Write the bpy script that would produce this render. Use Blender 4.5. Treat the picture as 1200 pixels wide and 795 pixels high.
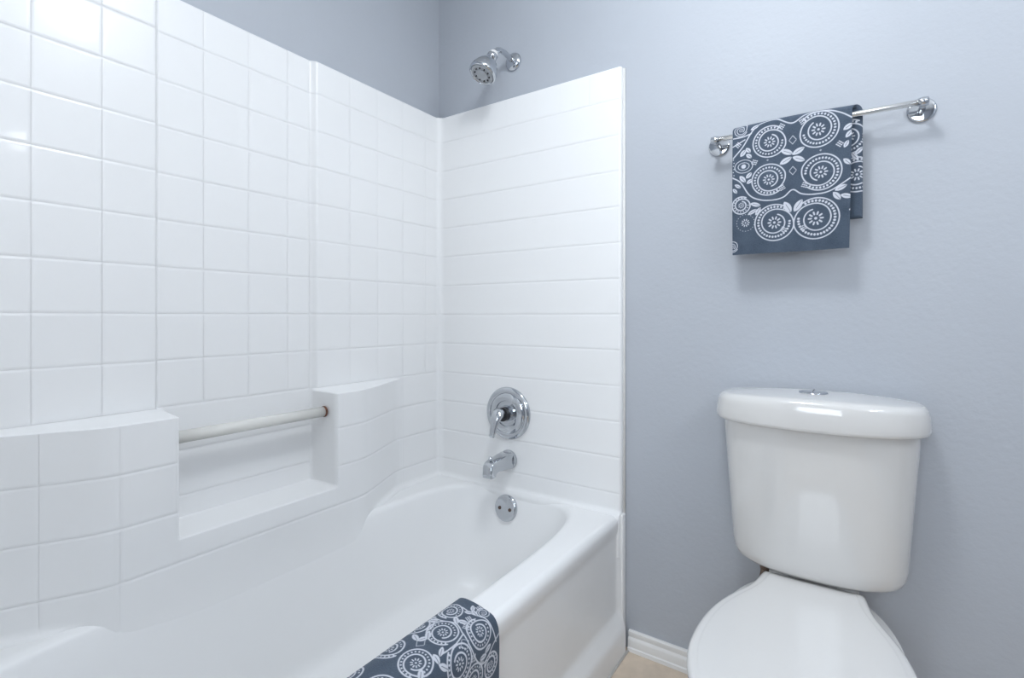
import bpy, bmesh, math
import numpy as np
from mathutils import Matrix, Vector

for o in list(bpy.data.objects):
    bpy.data.objects.remove(o)
scene = bpy.context.scene
COL = scene.collection

# ------------------------------------------------------------------ camera
# origin = inside corner of the tub surround; +x along the plumbing wall, +y into that wall
cam_d = bpy.data.cameras.new('camera')
cam = bpy.data.objects.new('camera', cam_d)
COL.objects.link(cam)
cam.location = (1.39, -1.524, 1.061)
cam.rotation_euler = (math.pi / 2, 0, math.atan2(0.5627, 0.8267))
cam_d.sensor_width = 36
cam_d.lens = 36 * 595 / 1200
cam_d.shift_y = -26.5 / 1200
cam_d.clip_start = 0.02
scene.camera = cam

# ------------------------------------------------------------------ world, lights, exposure
w = bpy.data.worlds.new('world')
scene.world = w
w.use_nodes = True
w.node_tree.nodes['Background'].inputs[0].default_value = (0.75, 0.85, 1.0, 1)
w.node_tree.nodes['Background'].inputs[1].default_value = 0.6

def area(name, loc, target, sx, sy, power, col):
    d = bpy.data.lights.new(name, 'AREA')
    d.shape = 'RECTANGLE'; d.size = sx; d.size_y = sy; d.energy = power; d.color = col
    o = bpy.data.objects.new(name, d); COL.objects.link(o)
    o.location = loc
    o.rotation_euler = (Vector(target) - Vector(loc)).to_track_quat('-Z', 'Y').to_euler()
    return o

area('added_ceiling_lamp_light', (1.12, -0.85, 2.375), (1.12, -0.85, 0), 0.26, 0.26, 7.5, (0.92, 0.96, 1.0))
d_ = bpy.data.lights.new('added_ceiling_lamp_glow', 'POINT'); d_.energy = 18.5; d_.shadow_soft_size = 0.11; d_.color = (0.87, 0.94, 1.0)  # added point light under the dome, brightens the upper walls
o_ = bpy.data.objects.new('added_ceiling_lamp_glow', d_); COL.objects.link(o_); o_.location = (1.12, -0.85, 2.26)
area('window_fill_light', (1.35, -3.03, 1.55), (1.0, 0, 1.2), 1.1, 0.95, 22.0, (0.86, 0.93, 1.0))  # fill light just inside the window added behind the camera
VAN = [(2.53, y, 2.02) for y in (-1.30, -1.02, -0.74)]      # globes of an unseen vanity light, added to brighten the long tub wall
for p in VAN:
    d_ = bpy.data.lights.new('vanity_fill_globe_light', 'POINT'); d_.energy = 7.5; d_.shadow_soft_size = 0.055; d_.color = (0.90, 0.95, 1.0)
    o_ = bpy.data.objects.new('vanity_fill_globe_light', d_); COL.objects.link(o_); o_.location = (p[0] - 0.14, p[1], p[2])

vs = scene.view_settings
vs.view_transform = 'Standard'
vs.look = 'None'
vs.gamma = 1.0
vs.use_curve_mapping = False
vs.exposure = -0.48

# ------------------------------------------------------------------ materials
def new_mat(name):
    m = bpy.data.materials.new(name); m.use_nodes = True
    return m, m.node_tree.nodes, m.node_tree.links, m.node_tree.nodes['Principled BSDF']

def simple(name, col, rough=0.4, metal=0.0, coat=0.0, noise=None, bump=None, spec=0.5):
    m, n, l, b = new_mat(name)
    b.inputs['Base Color'].default_value = (*col, 1)
    b.inputs['Roughness'].default_value = rough
    b.inputs['Metallic'].default_value = metal
    b.inputs['Coat Weight'].default_value = coat
    b.inputs['Coat Roughness'].default_value = 0.04
    b.inputs['Specular IOR Level'].default_value = spec
    tc = n.new('ShaderNodeTexCoord')
    if noise:
        sc, amt = noise
        t = n.new('ShaderNodeTexNoise'); t.inputs['Scale'].default_value = sc; t.inputs['Detail'].default_value = 4
        l.new(tc.outputs['Object'], t.inputs['Vector'])
        r = n.new('ShaderNodeValToRGB')
        r.color_ramp.elements[0].position = 0.3; r.color_ramp.elements[1].position = 0.7
        r.color_ramp.elements[0].color = (*[c * (1 - amt) for c in col], 1)
        r.color_ramp.elements[1].color = (*[min(1, c * (1 + amt)) for c in col], 1)
        l.new(t.outputs['Fac'], r.inputs['Fac']); l.new(r.outputs['Color'], b.inputs['Base Color'])
    if bump:
        sc, st, di = bump
        t = n.new('ShaderNodeTexNoise'); t.inputs['Scale'].default_value = sc; t.inputs['Detail'].default_value = 2
        l.new(tc.outputs['Object'], t.inputs['Vector'])
        bp = n.new('ShaderNodeBump'); bp.inputs['Strength'].default_value = st; bp.inputs['Distance'].default_value = di
        l.new(t.outputs['Fac'], bp.inputs['Height']); l.new(bp.outputs['Normal'], b.inputs['Normal'])
    return m

M = {}
M['paint'] = simple('blue_grey_wall_paint', (0.458, 0.483, 0.528), 0.55, noise=(3, 0.015), bump=(85, 0.16, 0.004))
M['ceiling'] = simple('white_ceiling_paint', (0.84, 0.85, 0.86), 0.7, bump=(90, 0.2, 0.003))
M['trim'] = simple('white_trim_paint', (0.82, 0.81, 0.80), 0.3, noise=(20, 0.01))
M['enamel'] = simple('white_gloss_acrylic', (0.88, 0.88, 0.88), 0.30, coat=0.10, noise=(2, 0.008), spec=0.36)
M['china'] = simple('white_vitreous_china', (0.72, 0.707, 0.69), 0.10, coat=0.7, noise=(2, 0.006))
M['seat'] = simple('white_toilet_seat_plastic', (0.72, 0.708, 0.695), 0.14, coat=0.4, noise=(3, 0.006))
M['chrome'] = simple('polished_chrome', (0.56, 0.58, 0.61), 0.07, metal=1.0, noise=(5, 0.01))
M['satin'] = simple('bright_satin_bar', (0.90, 0.88, 0.84), 0.22, metal=1.0, noise=(40, 0.01))
M['black'] = simple('dark_recess', (0.02, 0.02, 0.022), 0.4, noise=(30, 0.1))
M['screw'] = simple('brown_tarnished_screw', (0.10, 0.065, 0.05), 0.45, metal=0.6, noise=(200, 0.3))
M['rust'] = simple('rust_brown', (0.16, 0.065, 0.035), 0.7, noise=(150, 0.5))
M['tube'] = simple('brown_supply_hose', (0.17, 0.12, 0.09), 0.35, metal=0.4, noise=(200, 0.3))
M['caulk'] = simple('white_caulk', (0.72, 0.71, 0.69), 0.45, noise=(60, 0.04))
M['floor'] = simple('beige_floor_tile', (0.66, 0.55, 0.44), 0.35, noise=(16, 0.13), bump=(60, 0.05, 0.001))
M['nozzle'] = simple('pale_grey_spray_face', (0.42, 0.44, 0.47), 0.3, noise=(60, 0.05))
m, n, l, b = new_mat('yellowed_clear_acrylic_rod')
b.inputs['Base Color'].default_value = (0.90, 0.89, 0.85, 1)
b.inputs['Roughness'].default_value = 0.2
b.inputs['Transmission Weight'].default_value = 0.25
b.inputs['IOR'].default_value = 1.3
M['rod'] = m
m, n, l, b = new_mat('added_lamp_frosted_glass')  # glowing glass of the added lamps
b.inputs['Base Color'].default_value = (0.9, 0.9, 0.88, 1)
b.inputs['Emission Color'].default_value = (1, 0.96, 0.9, 1)
b.inputs['Emission Strength'].default_value = 3.0
M['lamp'] = m
m, n, l, b = new_mat('glowing_fill_pane')  # glowing pane of the added window
b.inputs['Base Color'].default_value = (0.7, 0.8, 0.9, 1)
b.inputs['Roughness'].default_value = 0.1
b.inputs['Emission Color'].default_value = (0.80, 0.90, 1, 1)
b.inputs['Emission Strength'].default_value = 2.0
M['fill_pane'] = m

def towel_mat():
    m, n, l, b = new_mat('slate_blue_printed_terry')
    at = n.new('ShaderNodeAttribute'); at.attribute_name = 'print'
    tc = n.new('ShaderNodeTexCoord')
    t = n.new('ShaderNodeTexNoise'); t.inputs['Scale'].default_value = 420; t.inputs['Detail'].default_value = 3
    t2 = n.new('ShaderNodeTexNoise'); t2.inputs['Scale'].default_value = 28; t2.inputs['Detail'].default_value = 3
    for q in (t, t2): l.new(tc.outputs['Object'], q.inputs['Vector'])
    r = n.new('ShaderNodeValToRGB')
    r.color_ramp.elements[0].position = 0.3; r.color_ramp.elements[1].position = 0.72
    r.color_ramp.elements[0].color = (0.050, 0.070, 0.102, 1)
    r.color_ramp.elements[1].color = (0.085, 0.113, 0.155, 1)
    ad = n.new('ShaderNodeMath'); ad.operation = 'ADD'
    mu = n.new('ShaderNodeMath'); mu.operation = 'MULTIPLY'; mu.inputs[1].default_value = 0.5
    l.new(t.outputs['Fac'], ad.inputs[0]); l.new(t2.outputs['Fac'], ad.inputs[1]); l.new(ad.outputs[0], mu.inputs[0])
    l.new(mu.outputs[0], r.inputs['Fac'])
    mx = n.new('ShaderNodeMix'); mx.data_type = 'RGBA'
    l.new(at.outputs['Fac'], mx.inputs['Factor']); l.new(r.outputs['Color'], mx.inputs['A'])
    mx.inputs['B'].default_value = (0.58, 0.60, 0.66, 1)
    l.new(mx.outputs['Result'], b.inputs['Base Color'])
    b.inputs['Roughness'].default_value = 0.95
    b.inputs['Specular IOR Level'].default_value = 0.15
    b.inputs['Sheen Weight'].default_value = 0.12
    b.inputs['Sheen Roughness'].default_value = 0.6
    bp = n.new('ShaderNodeBump'); bp.inputs['Strength'].default_value = 0.5; bp.inputs['Distance'].default_value = 0.002
    l.new(t.outputs['Fac'], bp.inputs['Height']); l.new(bp.outputs['Normal'], b.inputs['Normal'])
    return m
M['towel'] = towel_mat()

# ------------------------------------------------------------------ helpers
def link(name, me, mat=None, parent=None, loc=None):
    o = bpy.data.objects.new(name, me); COL.objects.link(o)
    if mat is not None and me is not None and not me.materials: me.materials.append(mat)
    if parent is not None: o.parent = parent
    if loc is not None: o.location = loc
    return o

def mesh(name, verts, faces, smooth=True):
    me = bpy.data.meshes.new(name)
    me.from_pydata([tuple(map(float, v)) for v in verts], [], [tuple(map(int, f)) for f in faces])
    me.update()
    if smooth: me.shade_smooth()
    return me

def tag(o, label=None, cat=None, group=None, kind=None):
    if label: o['label'] = label
    if cat: o['category'] = cat
    if group: o['group'] = group
    if kind: o['kind'] = kind
    return o

def thing(name, loc, label, cat):
    o = bpy.data.objects.new(name, None); COL.objects.link(o); o.location = loc
    o.empty_display_size = 0.05
    return tag(o, label, cat)

class Buf:
    """collects shapes of ONE part into one mesh"""
    def __init__(s): s.v = []; s.f = []
    def add(s, verts, faces):
        k = len(s.v); s.v += [tuple(v) for v in verts]; s.f += [tuple(i + k for i in f) for f in faces]
        return s
    def loft(s, rings, cap0=True, cap1=True, closed=True):
        n = len(rings[0]); k = len(s.v)
        for r in rings: s.v += [tuple(p) for p in r]
        for i in range(len(rings) - 1):
            for j in range(n if closed else n - 1):
                j2 = (j + 1) % n
                s.f.append((k + i * n + j, k + i * n + j2, k + (i + 1) * n + j2, k + (i + 1) * n + j))
        if cap0: s.f.append(tuple(k + j for j in range(n))[::-1])
        if cap1: s.f.append(tuple(k + (len(rings) - 1) * n + j for j in range(n)))
        return s
    def lathe(s, prof, mtx=Matrix(), seg=40):
        rings = []
        for r, h in prof:
            rings.append([mtx @ Vector((r * math.cos(2 * math.pi * j / seg), r * math.sin(2 * math.pi * j / seg), h)) for j in range(seg)])
        return s.loft(rings)
    def tube(s, pts, rad, seg=20, flat=None):
        pts = [Vector(p) for p in pts]
        if not hasattr(rad, '__len__'): rad = [rad] * len(pts)
        up = None; rings = []
        for i, p in enumerate(pts):
            t = (pts[min(i + 1, len(pts) - 1)] - pts[max(i - 1, 0)]).normalized()
            if up is None:
                up = Vector((0, 0, 1)) if abs(t.z) < 0.9 else Vector((1, 0, 0))
            sd = t.cross(up).normalized(); up = sd.cross(t).normalized()
            ra = rad[i]; rb = ra
            if flat: rb = ra * flat[i]
            rings.append([p + sd * ra * math.cos(2 * math.pi * j / seg) + up * rb * math.sin(2 * math.pi * j / seg) for j in range(seg)])
        return s.loft(rings)
    def box(s, a, b_):
        x0, y0, z0 = a; x1, y1, z1 = b_
        return s.add([(x0, y0, z0), (x1, y0, z0), (x1, y1, z0), (x0, y1, z0), (x0, y0, z1), (x1, y0, z1), (x1, y1, z1), (x0, y1, z1)],
                     [(0, 3, 2, 1), (4, 5, 6, 7), (0, 1, 5, 4), (1, 2, 6, 5), (2, 3, 7, 6), (3, 0, 4, 7)])
    def build(s, name, mat, parent=None, smooth=True, angle=None, bevel=None, origin=None):
        vs_ = s.v
        if origin is not None: vs_ = [(v[0] - origin[0], v[1] - origin[1], v[2] - origin[2]) for v in s.v]
        me = mesh(name, vs_, s.f, smooth)
        bm = bmesh.new(); bm.from_mesh(me); bmesh.ops.recalc_face_normals(bm, faces=bm.faces)
        if bevel:
            bmesh.ops.bevel(bm, geom=[e for e in bm.edges if e.calc_face_angle(0) > 0.6], offset=bevel, segments=3, profile=0.5, affect='EDGES')
        if angle:
            for e in bm.edges: e.smooth = e.calc_face_angle(0) < math.radians(angle)
        bm.to_mesh(me); bm.free()
        if smooth: me.shade_smooth() if not angle else None
        if angle:
            for p in me.polygons: p.use_smooth = True
        return link(name, me, mat, parent, origin)

def frame(loc, zdir, xdir=(1, 0, 0)):
    z = Vector(zdir).normalized(); x = Vector(xdir); x = (x - z * x.dot(z)).normalized(); y = z.cross(x)
    m_ = Matrix((x, y, z)).transposed().to_4x4(); m_.translation = Vector(loc)
    return m_

def sstep(a, b_, x):
    t = min(1, max(0, (x - a) / (b_ - a))); return t * t * (3 - 2 * t)

# ------------------------------------------------------------------ room
X0, X1, Y0, Y1, H = -0.03, 2.65, -3.05, 0.03, 2.44
def slab(name, a, b_, mat, label, cat):
    o = Buf().box(a, b_).build(name, mat, smooth=False)
    return tag(o, label, cat, kind='structure')
slab('floor', (X0 - .1, Y0 - .1, -0.06), (X1 + .1, Y1 + .1, 0), M['floor'], 'mottled beige tile floor between the tub and the toilet', 'floor')
slab('ceiling', (X0 - .1, Y0 - .1, H), (X1 + .1, Y1 + .1, H + .06), M['ceiling'], 'flat white bathroom ceiling', 'ceiling')
slab('wall_back', (X0 - .1, Y1, 0), (X1 + .1, Y1 + .1, H), M['paint'], 'blue-grey textured painted wall behind the toilet and towel bar', 'wall')
slab('wall_left', (X0 - .1, Y0 - .1, 0), (X0, Y1, H), M['paint'], 'blue-grey painted wall above the long side of the tub', 'wall')
slab('wall_side', (X0, -1.67, 0), (0.80, -1.554, H), M['paint'], 'blue-grey wall closing the tub alcove at its head end', 'wall')
# right wall with a doorway, front wall with an added window
wr = Buf().box((X1, Y0 - .1, 0), (X1 + .1, Y1, H))
tag(wr.build('wall_right', M['paint'], smooth=False), 'blue-grey wall with the added vanity light, opposite the tub', 'wall', kind='structure')
wf = Buf().box((X0, Y0 - .1, 0), (0.78, Y0, H)).box((1.92, Y0 - .1, 0), (X1, Y0, H)).box((.78, Y0 - .1, 0), (1.92, Y0, 1.05)).box((.78, Y0 - .1, 2.05), (1.92, Y0, H))
tag(wf.build('wall_front', M['paint'], smooth=False), 'blue-grey wall with the added window, facing the toilet', 'wall', kind='structure')
win = bpy.data.objects.new('fill_window_1', None); COL.objects.link(win); win.location = (1.35, Y0, 1.05)  # unseen window, added to fill the low, dark areas with light
tag(win, 'white framed window added as fill light in the unseen wall facing the toilet', 'window', kind='structure')
def rect_frame(xa, xb, za, zb, ya, yb, wd):
    return Buf().box((xa, ya, za), (xa + wd, yb, zb)).box((xb - wd, ya, za), (xb, yb, zb)).box((xa + wd, ya, za), (xb - wd, yb, za + wd)).box((xa + wd, ya, zb - wd), (xb - wd, yb, zb))
rect_frame(-.57, .57, 0, 1.0, -.08, .012, .05).build('fill_window_frame', M['trim'], win, smooth=False)
Buf().box((-.52, -.07, .05), (.52, -.06, .95)).build('fill_pane', M['fill_pane'], win, smooth=False)

# baseboard along the back wall: extruded moulded profile
prof = [(0.0, 0.062), (-0.006, 0.062), (-0.0095, 0.059), (-0.0105, 0.053), (-0.0085, 0.047), (-0.0085, 0.043), (-0.013, 0.039), (-0.0145, 0.033), (-0.0145, 0.014), (-0.018, 0.011), (-0.0185, 0.0), (0.0, 0.0)]
def baseboard(name, xa, xb, label):
    r = Buf().loft([[(x, Y1 + p[0], p[1]) for p in prof] for x in (xa, xb)])
    tag(r.build(name, M['trim'], smooth=True, angle=35), label, 'baseboard', kind='structure')
baseboard('baseboard_back', 0.787, X1, 'white moulded baseboard under the blue-grey wall behind the toilet')

# unseen ceiling lamp, added as the main light where the shadows place it
lamp = thing('added_ceiling_lamp', (1.12, -0.85, 2.44), 'added round frosted flush ceiling lamp with a chrome rim, out of view', 'lamp')
Buf().lathe([(0.15, 0.0), (0.16, -0.012), (0.16, -0.022), (0.148, -0.025), (0.148, 0)]).build('rim', M['chrome'], lamp)
Buf().lathe([(0.147, -0.02), (0.142, -0.032), (0.12, -0.045), (0.06, -0.054), (0.002, -0.056)]).build('diffuser', M['lamp'], lamp)

van = thing('vanity_fill_light', (X1, -1.02, 2.02), 'added chrome vanity light bar with three frosted globes on the unseen wall opposite the tub', 'lamp')  # invented fixture, put in for light on the long tub wall
Buf().box((-.03, -.42, -.05), (0, .42, .05)).build('back_plate', M['chrome'], van, angle=40, bevel=.008)
for k in range(3):
    yy = VAN[k][1] + 1.02
    Buf().lathe([(.03, 0), (.035, .01), (.03, .05), (.02, .055)], frame((-.03, yy, 0), (-1, 0, 0), (0, 1, 0)), 24).build('socket', M['chrome'], van)
    Buf().lathe([(.02, .05), (.045, .062), (.058, .085), (.062, .11), (.055, .14), (.035, .16), (.002, .168)], frame((-.03, yy, 0), (-1, 0, 0), (0, 1, 0)), 32).build('globe', M['lamp'], van)

# ------------------------------------------------------------------ tub and shower unit
unit = thing('bathtub_shower_unit', (0, 0, 0), 'glossy white bathtub with tiled-look shower walls, shelves and niche', 'bathtub')
ZR = [0.30, 0.496, 0.611, 0.725, 0.839, 0.954, 1.068, 1.182, 1.297, 1.411, 1.525, 1.639, 1.754, 1.857]
DECK = 0.43
R = 0.025          # corner fillet
# plan outline of the protruding lower blocks
PY = [-1.60, -1.36, -1.276, -1.13, -1.08, -1.0, -0.55, -0.485, -0.448, -0.39, -0.245, -0.22, 0.05]
PX = [-0.01, 0.000, 0.026, 0.100, 0.104, 0.104, 0.104, 0.104, 0.097, 0.073, 0.006, 0.0, -0.01]
def P_raw(y): return float(np.interp(y, PY, PX))
def P(y):          # smoothed outline
    return max(0.0, sum(P_raw(y + d) for d in (-.018, -.009, 0, .009, .018)) / 5)
def arc(d, r):     # depth gained by a concave fillet at distance d from the meeting plane
    if d >= r: return 0.0
    return r - math.sqrt(max(0, r * r - (r - d) ** 2))
def fA(y, z):
    base = -0.014 * sstep(-0.999, -0.988, y) * (1 - sstep(-0.577, -0.556, y))
    Lz = 1 - sstep(0.8285, 0.8375, z)
    Nn = sstep(-0.992, -0.978, y) * (1 - sstep(-0.572, -0.560, y)) * sstep(0.5475, 0.557, z)
    p = P(y)
    x = base + max(0.0, p - base) * Lz * (1 - Nn) if p > 0.001 else base
    x += arc(-y, R) + arc(y + 1.524, R)
    fl = 1 - sstep(0.092, 0.102, p)
    x += (1 - sstep(0.045, 0.085, p)) * arc(max(0, z - DECK), 0.02)
    if z < 0.445: x += (0.7 * (0.445 - z) ** 2 if z > 0.345 else 0.007 + 0.14 * (0.345 - z)) * (1 - fl)
    e = 1.857 - z
    if e < 0.006: x -= 0.006 - math.sqrt(max(0, 0.006 ** 2 - (0.006 - e) ** 2))
    return x
def fB(x, z):
    d = arc(x, R) + arc(max(0, z - DECK), 0.016)
    e = 0.7695 - x
    if e < 0.008: d -= 0.008 - math.sqrt(max(0, 0.008 ** 2 - (0.008 - e) ** 2))
    e = 1.857 - z
    if e < 0.006: d -= 0.006 - math.sqrt(max(0, 0.006 ** 2 - (0.006 - e) ** 2))
    return d
FEA_Z = sorted(set([round(v, 5) for v in list(np.linspace(.8275, .8385, 14)) + list(np.linspace(.5465, .558, 10)) + list(np.linspace(.43, .45, 6)) + [.30, .32, .34, .36, .38, .40, .415, 1.8515, 1.8535, 1.8555]]))
FEA_Y = sorted(set([round(v, 5) for v in list(np.linspace(-1.0, -.976, 12)) + list(np.linspace(-.579, -.554, 12)) + list(np.linspace(-.53, -.20, 30)) + list(np.linspace(-1.48, -1.02, 36)) + list(np.linspace(-.03, -.0073, 6)) + [-1.5167, -1.512, -1.506, -1.499]]))
FEA_X = sorted(set([round(v, 5) for v in list(np.linspace(.0073, .03, 6)) + [.7615, .7635, .7655, .7675, .769, .7695]]))

def patch_arrays(us, zs, depth):
    D = np.array([[depth(u, z) for z in zs] for u in us]); return D
def grid_faces(nu, nv, flip):
    f = []
    for i in range(nu - 1):
        for j in range(nv - 1):
            q = (i * nv + j, (i + 1) * nv + j, (i + 1) * nv + j + 1, i * nv + j + 1)
            f.append(q[::-1] if flip else q)
    return f

def build_panel(name, side, u0, u1, feats, cells, depth):
    """side maps (u, depth, z) to world; base panel plus one tile object per cell"""
    to, flip = side
    base_us = sorted(set([u0, u1] + [u for u in feats if u0 < u < u1]))
    base_zs = sorted(set([ZR[0], 1.857] + FEA_Z + ZR))
    B = Buf()
    OFF = 0.0017
    nu, nv = len(base_us), len(base_zs)
    vv = [to(u, depth(u, z) - OFF, z) for u in base_us for z in base_zs]
    ff = grid_faces(nu, nv, flip)
    # skirt back to the stud wall along the border
    bd = [i * nv for i in range(nu)] + [(nu - 1) * nv + j for j in range(1, nv)] + [i * nv + nv - 1 for i in range(nu - 2, -1, -1)] + [j for j in range(nv - 2, 0, -1)]
    k = len(vv)
    for q in bd:
        u = base_us[q // nv]; z = base_zs[q % nv]; vv.append(to(u, -0.0295, z))
    nb = len(bd)
    for t in range(nb):
        t2 = (t + 1) % nb
        q = (bd[t], k + t, k + t2, bd[t2]); ff.append(q[::-1] if flip else q)
    panel = B.add(vv, ff).build(name, M['enamel'], unit, angle=40)
    cache = {}
    g, bw = 0.0003, 0.0050
    DZ, DU = 0.0011, 0.0005
    for (a, b_, za, zb, eu) in cells:
        def lines(p, q, fe):
            s = [p + g, p + g + bw * .5, p + g + bw, p + g + bw + .0016]
            e = [q - g - bw - .0016, q - g - bw, q - g - bw * .5, q - g]
            md = [v for v in fe if s[-1] + .0005 < v < e[0] - .0005]
            return s + md + e
        us = lines(a, b_, feats); us[0] = a + g * eu; us[-1] = b_ - g * eu; zs = lines(za, zb, FEA_Z)
        D = patch_arrays(us, zs, depth)
        flat = D.max() - D.min() < 1e-6
        if flat:
            us = lines(a, b_, []); us[0] = a + g * eu; us[-1] = b_ - g * eu; zs = lines(za, zb, []); D = np.full((len(us), len(zs)), D[0, 0])
        def prof_(d, lim):
            t = min(1, max(0, d / bw)); return 1 - (t * t * (3 - 2 * t))
        cu, cz = (a + b_) / 2, (za + zb) / 2
        cd = float(D.mean()) if flat else 0.0
        loc = to(cu, cd, cz)
        key = (round(b_ - a, 4), round(zb - za, 4)) if flat else None
        if key in cache and flat:
            me = cache[key]
        else:
            vv = []
            for i, u in enumerate(us):
                for j, z in enumerate(zs):
                    du = min(u - a - g if abs(a - u0) > 1e-6 else 1, b_ - g - u if abs(b_ - u1) > 1e-6 else 1); dz = min(z - za - g, zb - g - z)
                    if za == ZR[0] and z - za - g < zb - g - z: dz = 1
                    if zb == ZR[-1] and zb - g - z < z - za - g: dz = 1
                    drop = max(DU * eu * prof_(du, bw), DZ * prof_(dz, bw))
                    p = to(u, D[i, j] - drop, z)
                    vv.append((p[0] - loc[0], p[1] - loc[1], p[2] - loc[2]))
            me = mesh('tile', vv, grid_faces(len(us), len(zs), flip))
            me.materials.append(M['enamel'])
            if flat: cache[key] = me
        link('tile', me, None, panel, loc)
    return panel

def cove(cx_, cy_, sy):
    rg_ = []
    for z in (0.40, 1.0, 1.856):
        rg_.append([(cx_ - (R + .0005) * math.cos(a), cy_ + sy * (R + .0005) * math.sin(a), z) for a in np.linspace(math.radians(25), math.radians(65), 10)])
    Buf().loft(rg_, cap0=False, cap1=False, closed=False).build('corner_cove', M['enamel'], unit)
cove(R, -R, 1); cove(R, -1.524 + R, -1)
sideA = (lambda u, d, z: (d, u, z), False)
sideB = (lambda u, d, z: (u, -d, z), False)
sideC = (lambda u, d, z: (u, -1.524 + d, z), True)
YU = [-1.5167, -1.457, -1.339, -1.221, -1.103, -0.998, -0.885, -0.767, -0.65, -0.5775, -0.436, -0.320, -0.199, -0.082, -0.0073]
YL = [-1.5167, -1.339, -1.221, -1.103, -0.998, -0.5775, -0.436, -0.199, -0.0073]
YBOT = [-1.5167, -1.339, -1.221, -1.103, -0.436, -0.199, -0.0073]
cellsA = []
for k in range(len(ZR) - 1):
    ed = YU if ZR[k] >= 0.83 else (YL if ZR[k] > 0.55 else YBOT)
    for a, b_ in zip(ed[:-1], ed[1:]):
        cellsA.append((a, b_, ZR[k], ZR[k + 1], 1.0 if ZR[k] > 0.83 else 0.5))
build_panel('long_wall_panel', sideA, -1.5167, -0.0073, FEA_Y, cellsA, fA)
XU = [0.0073, 0.101, 0.213, 0.325, 0.437, 0.549, 0.661, 0.7695]
cellsB = []
for k in range(len(ZR) - 1):
    if ZR[k] > 1.70: ed, e = XU, 0.5
    else: ed, e = XU, 0.10
    for a, b_ in zip(ed[:-1], ed[1:]): cellsB.append((a, b_, ZR[k], ZR[k + 1], e))
build_panel('end_wall_panel', sideB, 0.0073, 0.7695, FEA_X, cellsB, fB)
build_panel('end_wall_panel', sideC, 0.0073, 0.7695, FEA_X, cellsB, fB)

# tub: deck and basin as one continuous surface
CX, CY, AX, BY, NN = 0.377, -0.737, 0.288, 0.722, 5.0
def sup(t, a, b_, n_):
    c, s = math.cos(t), math.sin(t)
    return (math.copysign(abs(c) ** (2 / n_), c) * a, math.copysign(abs(s) ** (2 / n_), s) * b_)
def sup2(t, a, b_, n_):
    c, q = math.cos(t), math.sin(t)
    rho = (abs(c) ** n_ + abs(q) ** n_) ** (-1 / n_)
    return (a * c * rho, b_ * q * rho)
_t = np.linspace(0, 2 * math.pi, 24001)
_p = np.array([sup2(t, AX, BY, NN) for t in _t])
_s = np.r_[0, np.cumsum(np.hypot(*np.diff(_p, axis=0).T))]
ths = sorted(list(np.interp(np.linspace(0, _s[-1], 320, endpoint=False), _s, _t)) + [math.pi * k / 4 for k in (1, 3, 5, 7)])
def out_rect(t):
    x, y = math.cos(t), math.sin(t)
    k = 1 / max(abs(x), abs(y)); x *= k; y *= k
    xo = (0.7440 - CX) * x if x > 0 else (CX + 0.02) * x
    yo = (0.0 - CY + 0.002) * y if y > 0 else (CY + 1.53) * y
    return (CX + xo, CY + yo, DECK)
# basin profile: (offset inward, z); the end by the drain is steep, the head end leans
def basin_ring(off, z, lean=0.0, n_=NN):
    r = []
    for t in ths:
        x, y = sup2(t, AX - off, BY - off, n_)
        if x < 0: x *= (AX - off - 0.0085) / (AX - off)
        if y < 0: y *= (BY - off - lean) / (BY - off)
        r.append((CX + x, CY + y, z))
    return r
RF = 0.024
rings = [[out_rect(t) for t in ths], basin_ring(-RF - .003, DECK), basin_ring(-RF, DECK)]
for k in range(1, 7):
    a = k / 6 * math.radians(80)
    rings.append(basin_ring(-RF + RF * math.sin(a), DECK - RF * (1 - math.cos(a))))
def inner(z): return (0.406 - z) * 0.17
for z in (0.38, 0.34, 0.28, 0.22, 0.17, 0.14):
    q = (0.406 - z) / 0.3
    rings.append(basin_ring(inner(z) + 0.004, z, 0.16 * q, NN - 1.2 * q))
zb0, off0 = 0.14, inner(0.14) + 0.004
for k in range(1, 8):
    a = k / 7 * math.pi / 2
    rings.append(basin_ring(off0 + 0.08 * (1 - math.cos(a)) , zb0 - 0.07 * math.sin(a), 0.16 + 0.02 * k / 7, NN - 1.2 - 0.8 * k / 7))
rings.append(basin_ring(0.20, 0.066, 0.19, 2.6))
rings.append(basin_ring(0.275, 0.065, 0.2, 2.3))
Buf().loft([r for r in rings], cap0=False, cap1=True).build('basin', M['enamel'], unit)
# front rim and apron: one extruded profile
ap = [(0.7436, DECK - 0.0001), (0.7440, DECK)]
for k in range(1, 10):
    a = k / 9 * math.pi / 2
    ap.append((0.744 + 0.023 * math.sin(a), DECK - 0.024 * (1 - math.cos(a))))
ap += [(0.767, 0.402), (0.7665, 0.392), (0.764, 0.380), (0.7615, 0.370), (0.761, 0.36), (0.761, 0.150), (0.761, 0.138), (0.7625, 0.128), (0.7665, 0.118), (0.7785, 0.092), (0.783, 0.082), (0.785, 0.070), (0.7855, 0.06), (0.786, 0.0)]
ys = [-1.524, -1.0, -0.5, -0.03, -0.02, -0.012, -0.006, -0.002, 0.0]
rg = []
for y in ys:
    e = 0.012
    bump = 0.0 if y < -0.02 else (y + 0.02) / 0.02
    rg.append([(x + 0.010 * sstep(0, 1, bump) * (1 - sstep(0.35, 0.405, z)) * max(0.0, min(1, (0.786 - x) / 0.025)), y, z) for x, z in ap])
B = Buf().loft(rg, cap0=False, cap1=False, closed=False)
B.build('apron', M['enamel'], unit)
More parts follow.
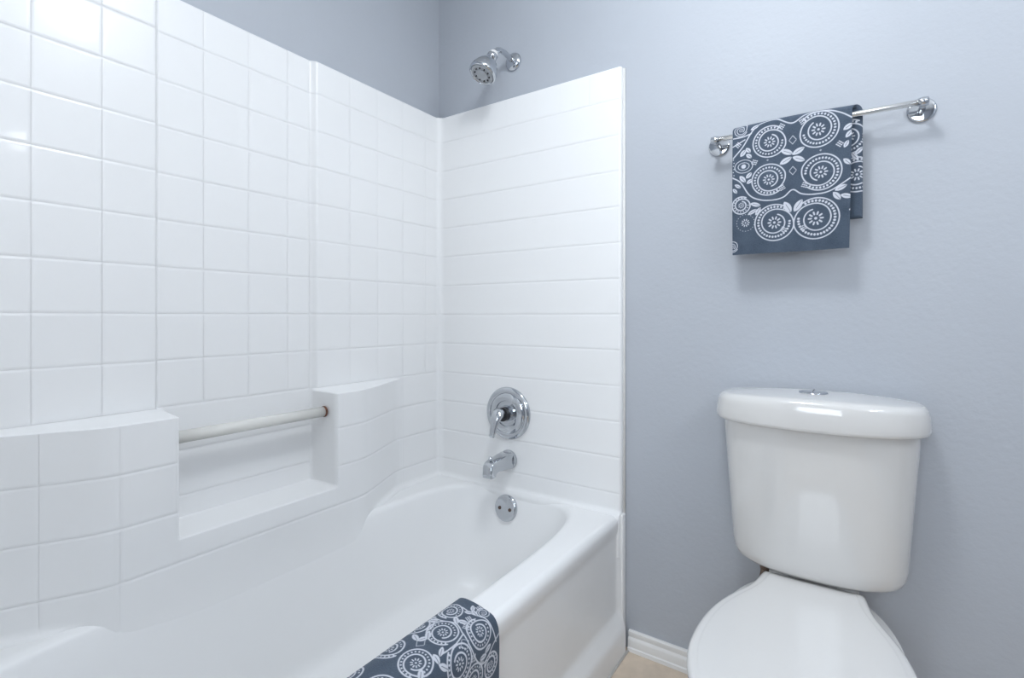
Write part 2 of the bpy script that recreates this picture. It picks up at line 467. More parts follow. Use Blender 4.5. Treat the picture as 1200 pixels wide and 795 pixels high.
# flange strip beside the apron and up the wall, with its caulk bead
Buf().box((0.735, -0.001, 0), (0.7765, 0.0295, 0.432)).build('flange', M['enamel'], unit, smooth=True, angle=40, bevel=0.006)
Buf().tube([(0.771, 0.0255, 0.06), (0.771, 0.0255, 1.0), (0.771, 0.0255, 1.857)], 0.0042, 10).build('caulk_bead', M['caulk'], unit)
Buf().tube([(0.788, -1.524, 0.001), (0.788, -0.7, 0.001), (0.788, 0.012, 0.001)], 0.004, 8).build('floor_caulk', M['caulk'], unit)
# grab rod across the niche
rod = Buf().tube([(0.052, -1.02, 0.7725), (0.052, -0.8, 0.7725), (0.052, -0.571, 0.7725)], 0.0150, 28).build('grab_rod', M['rod'], unit)
tag(rod, 'yellowed translucent plastic grab rod across the niche')
Buf().lathe([(0.0165, 0.0), (0.0168, 0.003), (0.0155, 0.0055), (0.0150, 0.006)], frame((0.052, -0.570, 0.7725), (0, -1, 0)), 28).build('rust_ring', M['rust'], rod)

# ------------------------------------------------------------------ plumbing fittings
def wallm(x, y, z): return frame((x, y, z), (0, -1, 0), (1, 0, 0))
# mixer valve
mx_, mz = 0.338, 0.709
valve = thing('mixer_valve', (mx_, -0.001, mz), 'round chrome shower mixer plate with a single lever handle', 'valve')
fm = frame((0, 0, 0), (0, -1, 0))
Buf().lathe([(0.0945, 0.0), (0.095, 0.004), (0.092, 0.009), (0.084, 0.0125), (0.076, 0.0125), (0.0735, 0.010), (0.071, 0.0125), (0.060, 0.016), (0.047, 0.017), (0.045, 0.012), (0.030, 0.012), (0.028, 0.03), (0.001, 0.03)], fm, 64).build('escutcheon', M['chrome'], valve, angle=50)
Buf().lathe([(0.0235, 0.024), (0.0245, 0.030), (0.0245, 0.042), (0.020, 0.043)], fm, 40).build('hub', M['black'], valve, angle=50)
Buf().lathe([(0.016, 0.03), (0.017, 0.045), (0.017, 0.060), (0.012, 0.064), (0.001, 0.065)], fm, 32).build('stem', M['chrome'], valve, angle=50)
hb = Buf()
pts = [(0.0, -0.048, 0.012), (0.0, -0.056, 0.011), (0.0, -0.068, 0.004), (-.001, -0.079, -0.012), (-.003, -0.086, -0.032), (-.005, -0.091, -0.054), (-.006, -0.094, -0.069), (-.006, -0.0945, -0.073)]
hb.tube(pts, [0.012, 0.0225, 0.0245, 0.0200, 0.0150, 0.0130, 0.012, 0.007], 28, flat=[.8, .8, .75, .65, .55, .5, .45, .4])
hb.build('lever', M['chrome'], valve)
# tub spout
sp = thing('tub_spout', (0.341, -0.001, 0.541), 'chrome tub spout with a diverter knob under the mixer valve', 'spout')
Buf().lathe([(0.0345, 0), (0.0355, 0.004), (0.0345, 0.010), (0.030, 0.012), (0.001, 0.012)], fm, 40).build('wall_flange', M['chrome'], sp, angle=50)
sprof = [(-.008, .0285), (-.060, .0245), (-.104, .0205), (-.124, .0150), (-.134, .003), (-.138, -.036), (-.106, -.0385), (-.103, -.0255), (-.090, -.0215), (-.060, -.0235), (-.008, -.0285)]
sw = lambda y: 0.0285 + (0.0205 - 0.0285) * min(1, -y / 0.11)
Buf().loft([[(sg * sw(y), y, z) for y, z in sprof] for sg in (-1, 1)]).build('spout_body', M['chrome'], sp, angle=40, bevel=0.0065)
Buf().lathe([(0.004, 0), (0.004, 0.008), (0.0075, 0.010), (0.0085, 0.015), (0.006, 0.019), (0.001, 0.020)], frame((0, -.112, .014), (0, -.15, 1)), 20).build('diverter_knob', M['chrome'], sp)
# overflow plate on the basin end
def end_y(z):
    return CY + BY - (inner(z) + 0.004)
oz = 0.372
ov = thing('overflow_plate', (0.346, end_y(oz) - 0.001, oz), 'round chrome overflow plate with two screws inside the tub end', 'overflow plate')
om = frame((0, 0, 0), (0, -1, -0.17 * -1 * 0 + 0.17), (1, 0, 0))
Buf().lathe([(0.0455, -0.004), (0.0465, 0.0), (0.0465, 0.005), (0.044, 0.0085), (0.036, 0.0105), (0.001, 0.0115)], om, 48).build('plate', M['chrome'], ov, angle=50)
for sx in (-0.022, 0.022):
    Buf().lathe([(0.0062, 0.009), (0.0062, 0.0125), (0.004, 0.0135), (0.001, 0.0135)], om @ Matrix.Translation((sx, -0.002, 0)), 16).build('screw', M['screw'], ov)
# shower head
sh = thing('shower_head', (0.340, Y1, 2.0), 'chrome bell-shaped shower head on a bent arm above the tile line', 'shower head')
Buf().lathe([(0.033, 0), (0.0335, 0.003), (0.031, 0.008), (0.022, 0.013), (0.012, 0.016), (0.001, 0.016)], fm, 40).build('flange', M['chrome'], sh)
armp = [(0, 0, 0), (0, -.03, .006), (0, -.06, .010), (0, -.085, .008), (0, -.104, .0), (0, -.118, -.012), (0, -.128, -.024)]
Buf().tube(armp, 0.0095, 18).build('arm', M['chrome'], sh)
hd = Vector((-0.16, -0.46, -0.87)).normalized()
hm = frame((0, -.121, -.016), hd) @ Matrix.Scale(1.28, 4)
tag(Buf().lathe([(0.0105, 0.0), (0.0115, 0.002), (0.0115, 0.008), (0.0105, 0.010)], hm, 24).build('washer', M['trim'], sh), 'white plastic washer')
Buf().lathe([(0.012, 0.008), (0.0145, 0.011), (0.0145, 0.021), (0.011, 0.024), (0.013, 0.028), (0.019, 0.033), (0.027, 0.042), (0.033, 0.054), (0.0375, 0.068), (0.0385, 0.076), (0.0375, 0.081), (0.034, 0.083), (0.032, 0.080), (0.001, 0.080)], hm, 44).build('bell', M['chrome'], sh, angle=60)
fc = Buf().lathe([(0.0315, 0.080), (0.0305, 0.083), (0.026, 0.0835), (0.025, 0.0815), (0.017, 0.0815), (0.016, 0.0845), (0.001, 0.085)], hm, 40).build('spray_face', M['nozzle'], sh, angle=50)
for j in range(10):
    a = 2 * math.pi * j / 10
    Buf().lathe([(0.0022, 0.081), (0.002, 0.0845), (0.0005, 0.085)], hm @ Matrix.Translation((0.021 * math.cos(a), 0.021 * math.sin(a), 0)), 8).build('nozzle', M['black'], fc)

# ------------------------------------------------------------------ toilet
TX = 1.30
toilet = thing('toilet', (TX, 0, 0), 'white two-piece toilet with closed lid and dual flush button', 'toilet')
def dring(hw, yb, ym, yf, z, nf=2.5, nb=5, n=72, crown=0):
    r = []
    for j in range(n):
        t = 2 * math.pi * j / n
        c, s = math.cos(t), math.sin(t)
        if s < 0:
            x, y = sup(t, hw, ym - yf, nf)
        else:
            x, y = sup(t, hw, yb - ym, nb)
        r.append((x, ym + y, z - crown * (x / hw) ** 2))
    return r
# tank: tapers down with rounded lower edge
tr = []
for hw, yf, z in ((0.10, -0.10, 0.434), (0.155, -0.128, 0.4345), (0.172, -0.140, 0.438), (0.181, -0.147, 0.446), (0.186, -0.1515, 0.459), (0.189, -0.154, 0.48), (0.196, -0.160, 0.58), (0.204, -0.167, 0.69), (0.2115, -0.1735, 0.795), (0.2115, -0.1735, 0.808)):
    tr.append(dring(hw, 0.016 if z > .44 else 0.0, -0.03, yf, z))
Buf().loft(tr).build('tank', M['china'], toilet)
lr = []
for d, z in ((0.012, 0.788), (0.003, 0.7875), (0.0, 0.789), (-0.001, 0.796), (-0.0005, 0.815), (0.0015, 0.832), (0.003, 0.842), (0.0055, 0.850), (0.0095, 0.8555), (0.0145, 0.8585), (0.021, 0.8600), (0.035, 0.8611), (0.06, 0.8625), (0.10, 0.864), (0.14, 0.8648), (0.165, 0.865)):
    hw = 0.2285 - d
    k = min(1, max(0, (z - 0.80) / 0.055))
    lr.append(dring(hw, 0.018 - d * 0.25, -0.03, -0.03 - 0.162 * (1 - d / 0.175), z, crown=0.010 * k * (hw / 0.2285) ** 2))
lr = [[(x, y, z + 0.009) for x, y, z in r] for r in lr]
tl = Buf().loft(lr).build('tank_lid', M['china'], toilet)
btn = Buf().lathe([(0.0315, -0.002), (0.0315, 0.002), (0.029, 0.0042), (0.024, 0.0048), (0.001, 0.0052)], frame((0, -0.075, 0.8725), (0, 0, 1)), 40).build('flush_button', M['chrome'], tl)
Buf().box((-0.0009, -0.104, 0.8762), (0.0009, -0.046, 0.8782)).build('button_split', M['black'], btn, smooth=False)
# seat lid, seat ring, bowl
KY = [-0.119, -0.15, -0.185, -0.205, -0.24, -0.28, -0.33, -0.385, -0.45, -0.52, -0.60, -0.655, -0.69, -0.708]
KX = [0.104, 0.110, 0.114, 0.119, 0.134, 0.152, 0.169, 0.180, 0.185, 0.183, 0.163, 0.127, 0.080, 0.0]
def outline(n=30):
    half = []
    t = np.linspace(0, 1, n)
    # dense resample along polyline, smoothed
    pts_ = np.array(list(zip(KX, KY)))
    seg = np.r_[0, np.cumsum(np.hypot(*np.diff(pts_, axis=0).T))]
    tt = np.linspace(0, seg[-1], 160)
    xx = np.interp(tt, seg, pts_[:, 0]); yy = np.interp(tt, seg, pts_[:, 1])
    xe = np.r_[xx, -xx[::-1][1:]]; ye = np.r_[yy, yy[::-1][1:]]
    for _ in range(60):
        xe[1:-1] = .25 * xe[:-2] + .5 * xe[1:-1] + .25 * xe[2:]
        ye[1:-1] = .25 * ye[:-2] + .5 * ye[1:-1] + .25 * ye[2:]
    idx = np.linspace(0, len(xe) - 1, 2 * n - 1).round().astype(int)
    return np.c_[xe[idx], ye[idx]]
OL = outline(44)
# back edge with small rounded corners
def ring_from(ol, inset, z, back=None, zf=None):
    c = np.array([0, -0.42])
    p = []
    nrm = []
    m_ = len(ol)
    for i in range(m_):
        t = ol[min(i + 1, m_ - 1)] - ol[max(i - 1, 0)]
        t = t / np.hypot(*t); nrm.append(np.array([t[1], -t[0]]))
    for i in range(m_):
        nn_ = nrm[i]
        if np.dot(nn_, ol[i] - c) > 0: nn_ = -nn_
        q = ol[i] + nn_ * inset
        q[1] = min(q[1], ol[0][1] - inset)
        p.append((q[0], q[1], z if zf is None else zf(q[0], q[1], z)))
    # straight back edge
    a, b_ = p[-1], p[0]
    for k in range(1, 10):
        f = k / 10; p.append((a[0] + (b_[0] - a[0]) * f, a[1], z if zf is None else zf(a[0] + (b_[0] - a[0]) * f, a[1], z)))
    return p
def crownf(x, y, z): return z
lidr = [ring_from(OL, i, z) for i, z in ((0.012, 0.4125), (0.003, 0.4125), (0.0, 0.4145), (0.0, 0.420), (0.0015, 0.4245), (0.005, 0.4275), (0.010, 0.4290), (0.016, 0.4297), (0.0175, 0.4300), (0.019, 0.4306), (0.022, 0.4311), (0.035, 0.4318), (0.06, 0.4325))]
Buf().loft(lidr).build('seat_lid', M['seat'], toilet)
Buf().loft([ring_from(OL, i, z) for i, z in ((0.012, 0.394), (0.005, 0.395), (0.002, 0.398), (0.002, 0.4065), (0.005, 0.4105), (0.012, 0.4118))]).build('seat', M['seat'], toilet)
for s in (-1, 1):
    Buf().tube([(s * .05, -.108, .416), (s * .07, -.108, .416), (s * .093, -.108, .416)], 0.011, 18).build('hinge', M['seat'], toilet)
def oval(hw, yb, yf, z, n=64, ex=2.3):
    r = []
    for j in range(n):
        x, y = sup(2 * math.pi * j / n, hw, (yb - yf) / 2, ex); r.append((x, (yb + yf) / 2 + y, z))
    return r
Buf().loft([oval(.118, -.03, -.50, 0.0, ex=3), oval(.120, -.025, -.505, 0.012, ex=3), oval(.113, -.04, -.49, 0.03, ex=3), oval(.105, -.05, -.48, 0.10), oval(.108, -.05, -.50, 0.18), oval(.128, -.05, -.56, 0.26), oval(.155, -.05, -.635, 0.33), oval(.172, -.045, -.68, 0.37), oval(.176, -.04, -.69, 0.388), oval(.172, -.042, -.685, 0.393)]).build('bowl', M['china'], toilet)
Buf().loft([[(x, y, z) for x, y, z in oval(hw, 0.0, -.105, z, ex=4)] for hw, z in ((.085, .30), (.09, .36), (.092, .40), (.092, .425), (.09, .4345))]).build('tank_deck', M['china'], toilet)
hose = thing('supply_hose', (TX - 0.105, -0.03, 0.16), 'brown supply hose rising to the underside of the toilet tank', 'hose')
Buf().tube([(0, .055, 0.0), (0, .02, .0), (-.012, -.01, .03), (-.022, -.028, .10), (-.012, -.045, .20), (0.0, -.05, .277)], .0075, 14).build('hose_tube', M['tube'], hose)
Buf().lathe([(0.022, 0), (0.022, 0.003), (0.012, 0.008), (0.001, 0.008)], frame((0, 0.0595, 0), (0, -1, 0)), 24).build('wall_escutcheon', M['chrome'], hose)
Buf().lathe([(0.013, 0), (0.014, 0.004), (0.014, 0.020), (0.009, 0.022)], frame((0, -.05, .252), (0, 0, 1)), 12).build('coupling_nut', M['tube'], hose)

# ------------------------------------------------------------------ towel bar
bar = thing('towel_bar', (1.2875, Y1, 1.553), 'chrome towel bar with round wall plates on the blue-grey wall', 'towel bar')
for s in (-1, 1):
    x = s * 0.2285
    wp = Buf().lathe([(0.0285, 0), (0.029, 0.003), (0.0275, 0.0055), (0.024, 0.0065), (0.001, 0.0072)], frame((x, 0, 0), (0, -1, 0)), 40).build('wall_plate', M['chrome'], bar, angle=50)
    Buf().tube([(x, -.006, 0), (x, -.03, 0), (x, -.052, 0)], [.0075, .0065, .0075], 20).build('post', M['chrome'], bar)
    Buf().tube([(x + s * .009, -.064, 0), (x + s * .008, -.064, 0), (x - s * .004, -.064, 0), (x - s * .012, -.064, 0)], [.004, .0095, .0105, .0085], 22).build('bar_end', M['chrome'], bar)
Buf().tube([(-.225, -.064, 0), (0, -.064, 0), (.225, -.064, 0)], .0068, 20).build('rod', M['satin'], bar)

# ------------------------------------------------------------------ towel print (distance-field drawing into a vertex attribute)
class Print:
    def __init__(s, U, V):
        s.U, s.V = U, V; s.I = np.zeros_like(U); s.ws = 0.0006
    def win(s, x, y, r):
        q = Print.__new__(Print); q.ws = s.ws
        u_ = s.U[:, 0]; v_ = s.V[0]
        iu = np.where((u_ > x - r) & (u_ < x + r))[0]; iv = np.where((v_ > y - r) & (v_ < y + r))[0]
        if len(iu) == 0 or len(iv) == 0: iu = iv = np.array([0])
        k = (slice(iu[0], iu[-1] + 1), slice(iv[0], iv[-1] + 1))
        q.U, q.V, q.I = s.U[k], s.V[k], s.I[k]
        return q
    def put(s, d): np.maximum(s.I, np.clip(0.5 - d / s.ws, 0, 1), out=s.I)
    def cut(s, d): np.minimum(s.I, np.clip(0.5 + d / s.ws, 0, 1), out=s.I)
    def poly(s, pts, w):
        d = np.full_like(s.U, 9.0)
        for (ax, ay), (bx, by) in zip(pts[:-1], pts[1:]):
            dx, dy = bx - ax, by - ay; L = dx * dx + dy * dy + 1e-12
            t = np.clip(((s.U - ax) * dx + (s.V - ay) * dy) / L, 0, 1)
            d = np.minimum(d, np.hypot(s.U - ax - t * dx, s.V - ay - t * dy))
        s.put(d - w)
    def curve(s, pts, w, n=14):
        P_ = np.array(pts); P_ = np.vstack([2 * P_[0] - P_[1], P_, 2 * P_[-1] - P_[-2]]); out = []
        for i in range(1, len(P_) - 2):
            for t in np.linspace(0, 1, n, endpoint=False):
                a, b_, c, d = P_[i - 1:i + 3]
                out.append(.5 * (2 * b_ + (c - a) * t + (2 * a - 5 * b_ + 4 * c - d) * t * t + (3 * b_ - a - 3 * c + d) * t ** 3))
        out.append(P_[-2]); s.poly(out, w)
    def dot(s, x, y, r): s.put(np.hypot(s.U - x, s.V - y) - r)
    def ring(s, x, y, r, w, sq=1.0): s.put(np.abs(np.hypot((s.U - x), (s.V - y) / sq) - r) - w)
    def dash(s, x, y, ang, a, b_):
        c, q = math.cos(ang), math.sin(ang); u = (s.U - x) * c + (s.V - y) * q; v = -(s.U - x) * q + (s.V - y) * c
        s.put(np.hypot(np.maximum(np.abs(u) - a, 0), v) - b_)
    def flower(s, x, y, r, n=10):
        s = s.win(x, y, r * 1.3)
        s.dot(x, y, r * .17)
        for k in range(n):
            a = 2 * math.pi * k / n; s.dash(x + r * .68 * math.cos(a), y + r * .68 * math.sin(a), a, r * .14, r * .10)
    def leaf(s, x, y, ang, L, W):
        s = s.win(x, y, L * 1.2)
        c, q = math.cos(ang), math.sin(ang); u = ((s.U - x) * c + (s.V - y) * q) / L; v = (-(s.U - x) * q + (s.V - y) * c) / W
        e = np.abs(v) - np.clip(1 - u * u, 0, 1) ** .8
        s.put(np.where(np.abs(u) < 1, e * W, 1.0))
        vein = np.where((u > -.5) & (u < .9), np.abs(v) * W - .0006, 1.0); s.cut(vein)
    def scroll(s, x, y, Rr, rot, sgn=1, beads=True, w=.0015):
        """outer curl that winds in to a flower; beads between the two outer turns"""
        s = s.win(x, y, Rr * 1.15)
        th = np.linspace(0, 4.1 * math.pi, 130)
        rr = np.where(th < 2 * math.pi, Rr * (1 - .10 * th / (2 * math.pi)), 0)
        k = th >= 1.75 * math.pi
        rr = Rr * np.interp(th / math.pi, [0, 1.6, 2.1, 2.6, 3.3, 4.1], [1.0, 1.0, .76, .66, .57, .47])
        pts = [(x + r_ * math.cos(rot + sgn * t), y + r_ * math.sin(rot + sgn * t)) for t, r_ in zip(th, rr)]
        s.poly(pts, w)
        if beads:
            n = max(10, int(2 * math.pi * Rr * .8 / .0080))
            for i in range(n):
                t = 1.75 * math.pi * i / n + .1
                ri = Rr * np.interp((t + 2 * math.pi) / math.pi, [2.0, 2.1, 2.6, 3.3, 4.1], [.78, .76, .66, .57, .47])
                rm = (Rr + ri) / 2 if t > .35 else Rr * .90
                s.dash(x + rm * math.cos(rot + sgn * t), y + rm * math.sin(rot + sgn * t), rot + sgn * t, Rr * .010, max(.0014, Rr * .052))
        s.flower(x, y, Rr * .38)
    def cluster(s, x, y, ang, r=.0013, sp=.0046, nx=3, ny=3):
        s = s.win(x, y, sp * 4)
        for i in range(nx):
            for j in range(ny):
                u = (i - (nx - 1) / 2) * sp; v = (j - (ny - 1) / 2) * sp
                s.dash(x + u * math.cos(ang) - v * math.sin(ang), y + u * math.sin(ang) + v * math.cos(ang), ang, r * .6, r)
    def diamond(s, x, y, a=.0085, b_=.0105, n=5, r=.0007):
        s = s.win(x, y, .02)
        for sx in (-1, 1):
            for sy in (-1, 1):
                for k in range(n):
                    t = (k + .3) / n; s.dash(x + sx * a * t, y + sy * b_ * (1 - t), math.atan2(-sy * b_, sx * a), r, r)

def cloth(name, u, v, Pt, thick, printed, parent, back=None):
    """Pt[u][v] -> surface points; closed with a rounded border"""
    nu, nv = len(u), len(v)
    S = Pt
    du = np.gradient(S, axis=0); dv = np.gradient(S, axis=1)
    N = np.cross(du, dv); N /= np.linalg.norm(N, axis=2, keepdims=True) + 1e-12
    eu = np.minimum(u - u[0], u[-1] - u)[:, None]; ev = np.minimum(v - v[0], v[-1] - v)[None, :]
    e = np.minimum(eu, ev); e = np.clip(e / thick, 0, 1)
    off = thick * np.sqrt(np.clip(1 - (1 - e) ** 2, 0, 1))
    top = S + N * off[..., None]
    V = np.concatenate([top.reshape(-1, 3), S.reshape(-1, 3)])
    ii, jj = np.meshgrid(np.arange(nu - 1), np.arange(nv - 1), indexing='ij')
    q = np.stack([ii * nv + jj, (ii + 1) * nv + jj, (ii + 1) * nv + jj + 1, ii * nv + jj + 1], -1).reshape(-1, 4)
    st = max(1, nu // 60)
    F = np.concatenate([q, (q + nu * nv)[:, ::-1]])
    me = bpy.data.meshes.new(name)
    me.vertices.add(len(V)); me.vertices.foreach_set('co', V.astype(np.float32).ravel())
    me.loops.add(len(F) * 4); me.polygons.add(len(F))
    me.loops.foreach_set('vertex_index', F.astype(np.int32).ravel())
    me.polygons.foreach_set('loop_start', (np.arange(len(F)) * 4).astype(np.int32))
    me.update(calc_edges=True); me.validate()
    me.shade_smooth()
    at = me.attributes.new('print', 'FLOAT', 'POINT')
    at.data.foreach_set('value', np.concatenate([printed.ravel(), printed.ravel()]).astype(np.float32))
    return link(name, me, M['towel'], parent)

# --- towel hung over the bar; v runs from the front hem up over the bar and down behind
W_, HF, HB = 0.270, 0.335, 0.262
u = np.linspace(0, W_, 330)
rb = 0.013
s_front = HF; s_over = math.pi * rb; s_back = HB
v = np.linspace(0, s_front + s_over + s_back, 760)
S = np.zeros((len(u), len(v), 3))
BX, BYY, BZ = 1.1095, Y1 - 0.064, 1.562
for j, s in enumerate(v):
    if s < s_front:
        y = -rb - 0.004 * math.sin(math.pi * min(1, s / s_front)); z = s - s_front; sh_ = 0.0
    elif s < s_front + s_over:
        a = (s - s_front) / rb; y = -rb * math.cos(a); z = rb * math.sin(a); sh_ = 0.021 * sstep(0, math.pi, a)
    else:
        y = rb; z = -(s - s_front - s_over); sh_ = 0.021
    fr = 1 - sstep(s_front - .05, s_front, s)
    for_u = u / W_
    S[:, j, 0] = BX + u + sh_ - 0.006 * fr * (1 - s / s_front) * for_u
    S[:, j, 1] = BYY + y - 0.0022 * fr * np.sin(for_u * 7.5 + 0.4)
    S[:, j, 2] = BZ + z + (0.004 * np.sin(for_u * 3.0) * (1 - fr) if s < s_front + s_over else 0) + 0.006 * (1 - for_u) * 0
U, V = np.meshgrid(u, (s_front - v), indexing='ij')   # V = distance below the fold line on the front
pr = Print(U, V)
# picture coordinates of the print (read from the front of the towel) to metres on the cloth
w0, w1 = 1 / 1.3767, 1 / 1.225
def cu(x, y):
    f = (x - 135) / (646 - 135)          # undo the perspective along the width
    uu = f * w0 / (w1 + f * (w0 - w1)) if False else f / (w1 / w0 + f * (1 - w1 / w0)) if False else (f * w0) / (w1 * (1 - f) + w0 * f)
    top = 205 + (128 - 205) * f; bot = 722 + (703 - 722) * f
    return (uu * W_, (y - top) / (bot - top) * HF)
def rs(r): return r / 511 * W_
for (x, y, r, rot, sg) in ((320, 250, 74, -0.9, -1), (525, 205, 82, -2.5, 1), (318, 408, 76, 0.9, 1), (537, 383, 84, 2.3, -1), (345, 588, 88, -0.9, -1), (520, 575, 96, -2.2, 1), (183, 515, 43, -1.0, -1)):
    a, b_ = cu(x, y); pr.scroll(a, b_, rs(r), rot, sg)
for (x, y, r) in ((180, 200, 30), (135, 688, 27)):
    a, b_ = cu(x, y); pr.scroll(a, b_, rs(r), 0.5, 1, beads=False, w=.0009)
a, b_ = cu(195, 352); pr.ring(a, b_, rs(42), .0010, .78); pr.ring(a, b_, rs(26), .0009, .72); pr.dot(a, b_, rs(11))
a, b_ = cu(205, 588)
for k in range(20):
    t = 2 * math.pi * k / 20; pr.dash(a + rs(42) * math.cos(t), b_ + rs(42) * math.sin(t), t + 1.57, .0008, .0006)
pr.flower(a, b_, rs(22))
for pts in ([(140, 318), (190, 270), (238, 205), (285, 172), (345, 158), (418, 178), (478, 142), (545, 128), (605, 140), (650, 165)],
            [(140, 235), (190, 228), (232, 215)], [(138, 270), (200, 240)],
            [(138, 400), (180, 420), (225, 472), (275, 492), (335, 494), (385, 482), (424, 452), (462, 470), (515, 474), (575, 462), (650, 410)],
            [(645, 545), (655, 530)]):
    pr.curve([cu(*p) for p in pts], .0015)
for (x, y, ang, L, W2) in ((397, 293, .45, 29, 13), (446, 290, -.5, 29, 13), (393, 330, -.5, 29, 13), (448, 323, .45, 29, 13), (403, 524, 1.05, 30, 15), (448, 519, -1.0, 32, 15),
                           (192, 296, -.9, 20, 11), (218, 284, .9, 16, 10), (222, 308, .7, 16, 10), (190, 405, .9, 22, 11), (222, 390, -.8, 18, 10), (226, 415, -.6, 16, 9),
                           (255, 512, .3, 25, 10), (240, 543, -.5, 24, 9), (268, 540, -1.0, 22, 9), (633, 200, -.6, 22, 11), (637, 230, -.9, 20, 10), (628, 272, -1.1, 18, 9), (632, 345, .8, 20, 10),
                           (612, 452, -.4, 26, 11), (598, 485, .9, 24, 12), (632, 487, .3, 24, 11), (250, 190, -.4, 22, 8), (165, 435, .6, 18, 8), (150, 455, .9, 16, 8)):
    a, b_ = cu(x, y); pr.leaf(a, b_, ang, rs(L), rs(W2))
for (x, y) in ((422, 243), (424, 372)):
    a, b_ = cu(x, y); pr.diamond(a, b_)
for (x, y, ang) in ((373, 190, .6), (462, 172, -.5), (378, 443, -.5), (474, 434, .4), (385, 618, .5), (470, 612, -.4), (605, 270, .7), (250, 335, .4), (165, 262, .8)):
    a, b_ = cu(x, y); pr.cluster(a, b_, ang)
for (x, y) in ((312, 326), (535, 292)):
    a, b_ = cu(x, y); pr.cluster(a, b_, .78, r=.0006, sp=.0022, nx=2, ny=2)
for k in range(7):
    a, b_ = cu(140 + 4 * (k % 2), 325 + 13 * k); pr.dot(a, b_, .0014)
# behind the bar the print goes on
def back_print(u_, b0):
    pr.scroll(u_, b0, .046, 2.0, 1)
for (bx, bv) in ((W_ - .012, -(s_over + .155)), (W_ - .10, -(s_over + .16)), (W_ - .03, -(s_over + .06)), (W_ - .15, -(s_over + .08)), (.05, -(s_over + .12))):
    pr.scroll(bx, bv, .042, 1.0, 1)
for (bx, bv, an) in ((W_ - .008, -(s_over + .098), .8), (W_ - .016, -(s_over + .11), 2.2)):
    pr.leaf(bx, bv, an, .012, .005)
tw = thing('hanging_towel', (1.2445, BYY, 1.562), 'slate blue towel with white scroll print folded over the chrome towel bar', 'towel')
T0 = np.array([1.2445, BYY, 1.562])
cloth('towel_cloth', u, v, (S - T0)[:, ::-1][:, :, :], 0.0085, pr.I[:, ::-1], tw)

# --- towel over the tub rim; v runs along the tub, u goes from inside the tub over the rim and down the apron
path = [(0.630, 0.28), (0.635, 0.36), (0.640, 0.402), (0.650, 0.4265), (0.668, 0.4365), (0.70, 0.4370), (0.735, 0.4335), (0.755, 0.4290), (0.767, 0.4160), (0.7725, 0.398), (0.7750, 0.37), (0.779, 0.30), (0.783, 0.21), (0.786, 0.15)]
pp = np.array(path); P2 = np.vstack([2 * pp[0] - pp[1], pp, 2 * pp[-1] - pp[-2]]); o2 = []
for i in range(1, len(P2) - 2):
    for t in np.linspace(0, 1, 30, endpoint=False):
        a, b_, c, d = P2[i - 1:i + 3]
        o2.append(.5 * (2 * b_ + (c - a) * t + (2 * a - 5 * b_ + 4 * c - d) * t * t + (3 * b_ - a - 3 * c + d) * t ** 3))
o2.append(pp[-1]); o2 = np.array(o2)
sl = np.r_[0, np.cumsum(np.hypot(*np.diff(o2, axis=0).T))]
u = np.linspace(0, sl[-1], 460)
px_ = np.interp(u, sl, o2[:, 0]); pz_ = np.interp(u, sl, o2[:, 1])
LV = 0.42
v = np.linspace(0, LV, 420)
S = np.zeros((len(u), len(v), 3))
uc = sl[np.argmin(np.abs(o2[:, 0] - 0.70) + (o2[:, 1] < .42))]
for i in range(len(u)):
    sk = -0.10 * (u[i] - uc) * (1 if u[i] > uc else 0.3)
    S[i, :, 0] = px_[i]; S[i, :, 1] = -0.655 + sk * 1.0 - v; S[i, :, 2] = pz_[i]
T0 = np.array([0.70, -0.86, 0.43])
U, V = np.meshgrid(u - uc, v, indexing='ij')      # U: 0 at the rim crest, + outward; V: distance from the end hem
pr = Print(U, V)
pr.ws = .0007
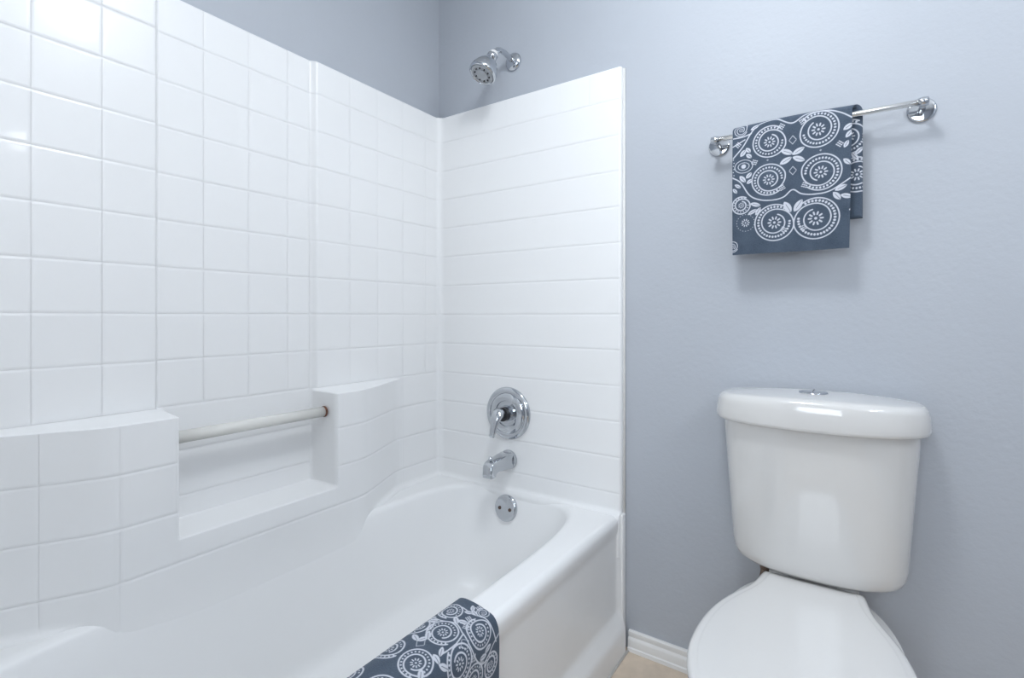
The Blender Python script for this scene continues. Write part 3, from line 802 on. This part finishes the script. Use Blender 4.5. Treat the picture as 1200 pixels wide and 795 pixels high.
for (x, y, r, rot, sg) in ((.062, .052, .030, 3.6, -1), (.012, .115, .033, .5, 1), (.085, .125, .034, 2.6, -1), (-.022, .055, .026, 1.2, 1), (-.045, .125, .030, .2, -1), (.135, .085, .028, 0, 1), (.135, .03, .022, 1.9, 1), (.03, .205, .033, 1.0, 1), (.11, .20, .033, 2.4, -1), (-.04, .21, .03, .3, 1), (.19, .06, .03, 2, 1), (.19, .14, .034, 1, -1), (.18, .22, .034, 2, 1), (.03, .29, .034, 1.0, 1), (.11, .29, .034, 2.4, -1), (-.05, .30, .03, .3, 1), (.25, .1, .034, 2, 1), (.25, .2, .034, 1, 1), (-.1, .08, .03, 0, 1), (-.1, .17, .03, 1, 1), (-.1, .27, .03, 2, 1), (.19, .3, .034, 2, 1), (.02, .37, .034, 1.0, 1), (.11, .37, .034, 2.4, -1)):
    pr.scroll(x, y, r, rot, sg, w=.0016)
pr.scroll(.035, .012, .014, 1.0, 1, beads=False, w=.001)
for pts in ([(-.06, .085), (-.02, .092), (.015, .078), (.045, .088), (.07, .090), (.105, .075), (.12, .05), (.10, .02), (.09, .0)], [(-.01, .03), (.02, .032), (.045, .022), (.075, .018), (.10, .012)], [(.045, .088), (.052, .12), (.05, .16)]):
    pr.curve(pts, .0014)
for (x, y, ang, L, W2) in ((.010, .018, .9, .010, .005), (.022, .026, .2, .010, .005), (.012, .034, -.5, .010, .005), (.008, .070, .6, .012, .006), (.022, .064, -.4, .012, .006), (.100, .040, 1.2, .011, .005), (.108, .055, 1.6, .011, .005), (.045, .152, 1.0, .012, .005), (-.02, .16, .4, .012, .006), (-.005, .155, 2.0, .012, .006), (.125, .118, .5, .012, .006), (.05, .17, .2, .012, .006), (-.005, .140, .9, .012, .006), (-.03, .100, -.3, .012, .006), (.055, .215, .8, .012, .006), (.07, .165, -.8, .012, .006)):
    pr.leaf(x, y, ang, L, W2)
for (x, y, ang) in ((.025, .048, .3), (.036, .070, -.4), (.095, .085, .2), (.118, .062, .5), (.02, .008, .2), (-.04, .09, .4)):
    pr.cluster(x, y, ang, r=.0013, sp=.0045)
for (x, y) in ((.062, .100), (.0, .165), (.15, .12)):
    pr.diamond(x, y, .010, .012)
tr_ = thing('draped_towel', tuple(T0), 'slate blue towel with white scroll print draped over the front rim of the tub', 'towel')
cloth('towel_cloth', u, v, (S - T0), 0.0255, pr.I, tr_)
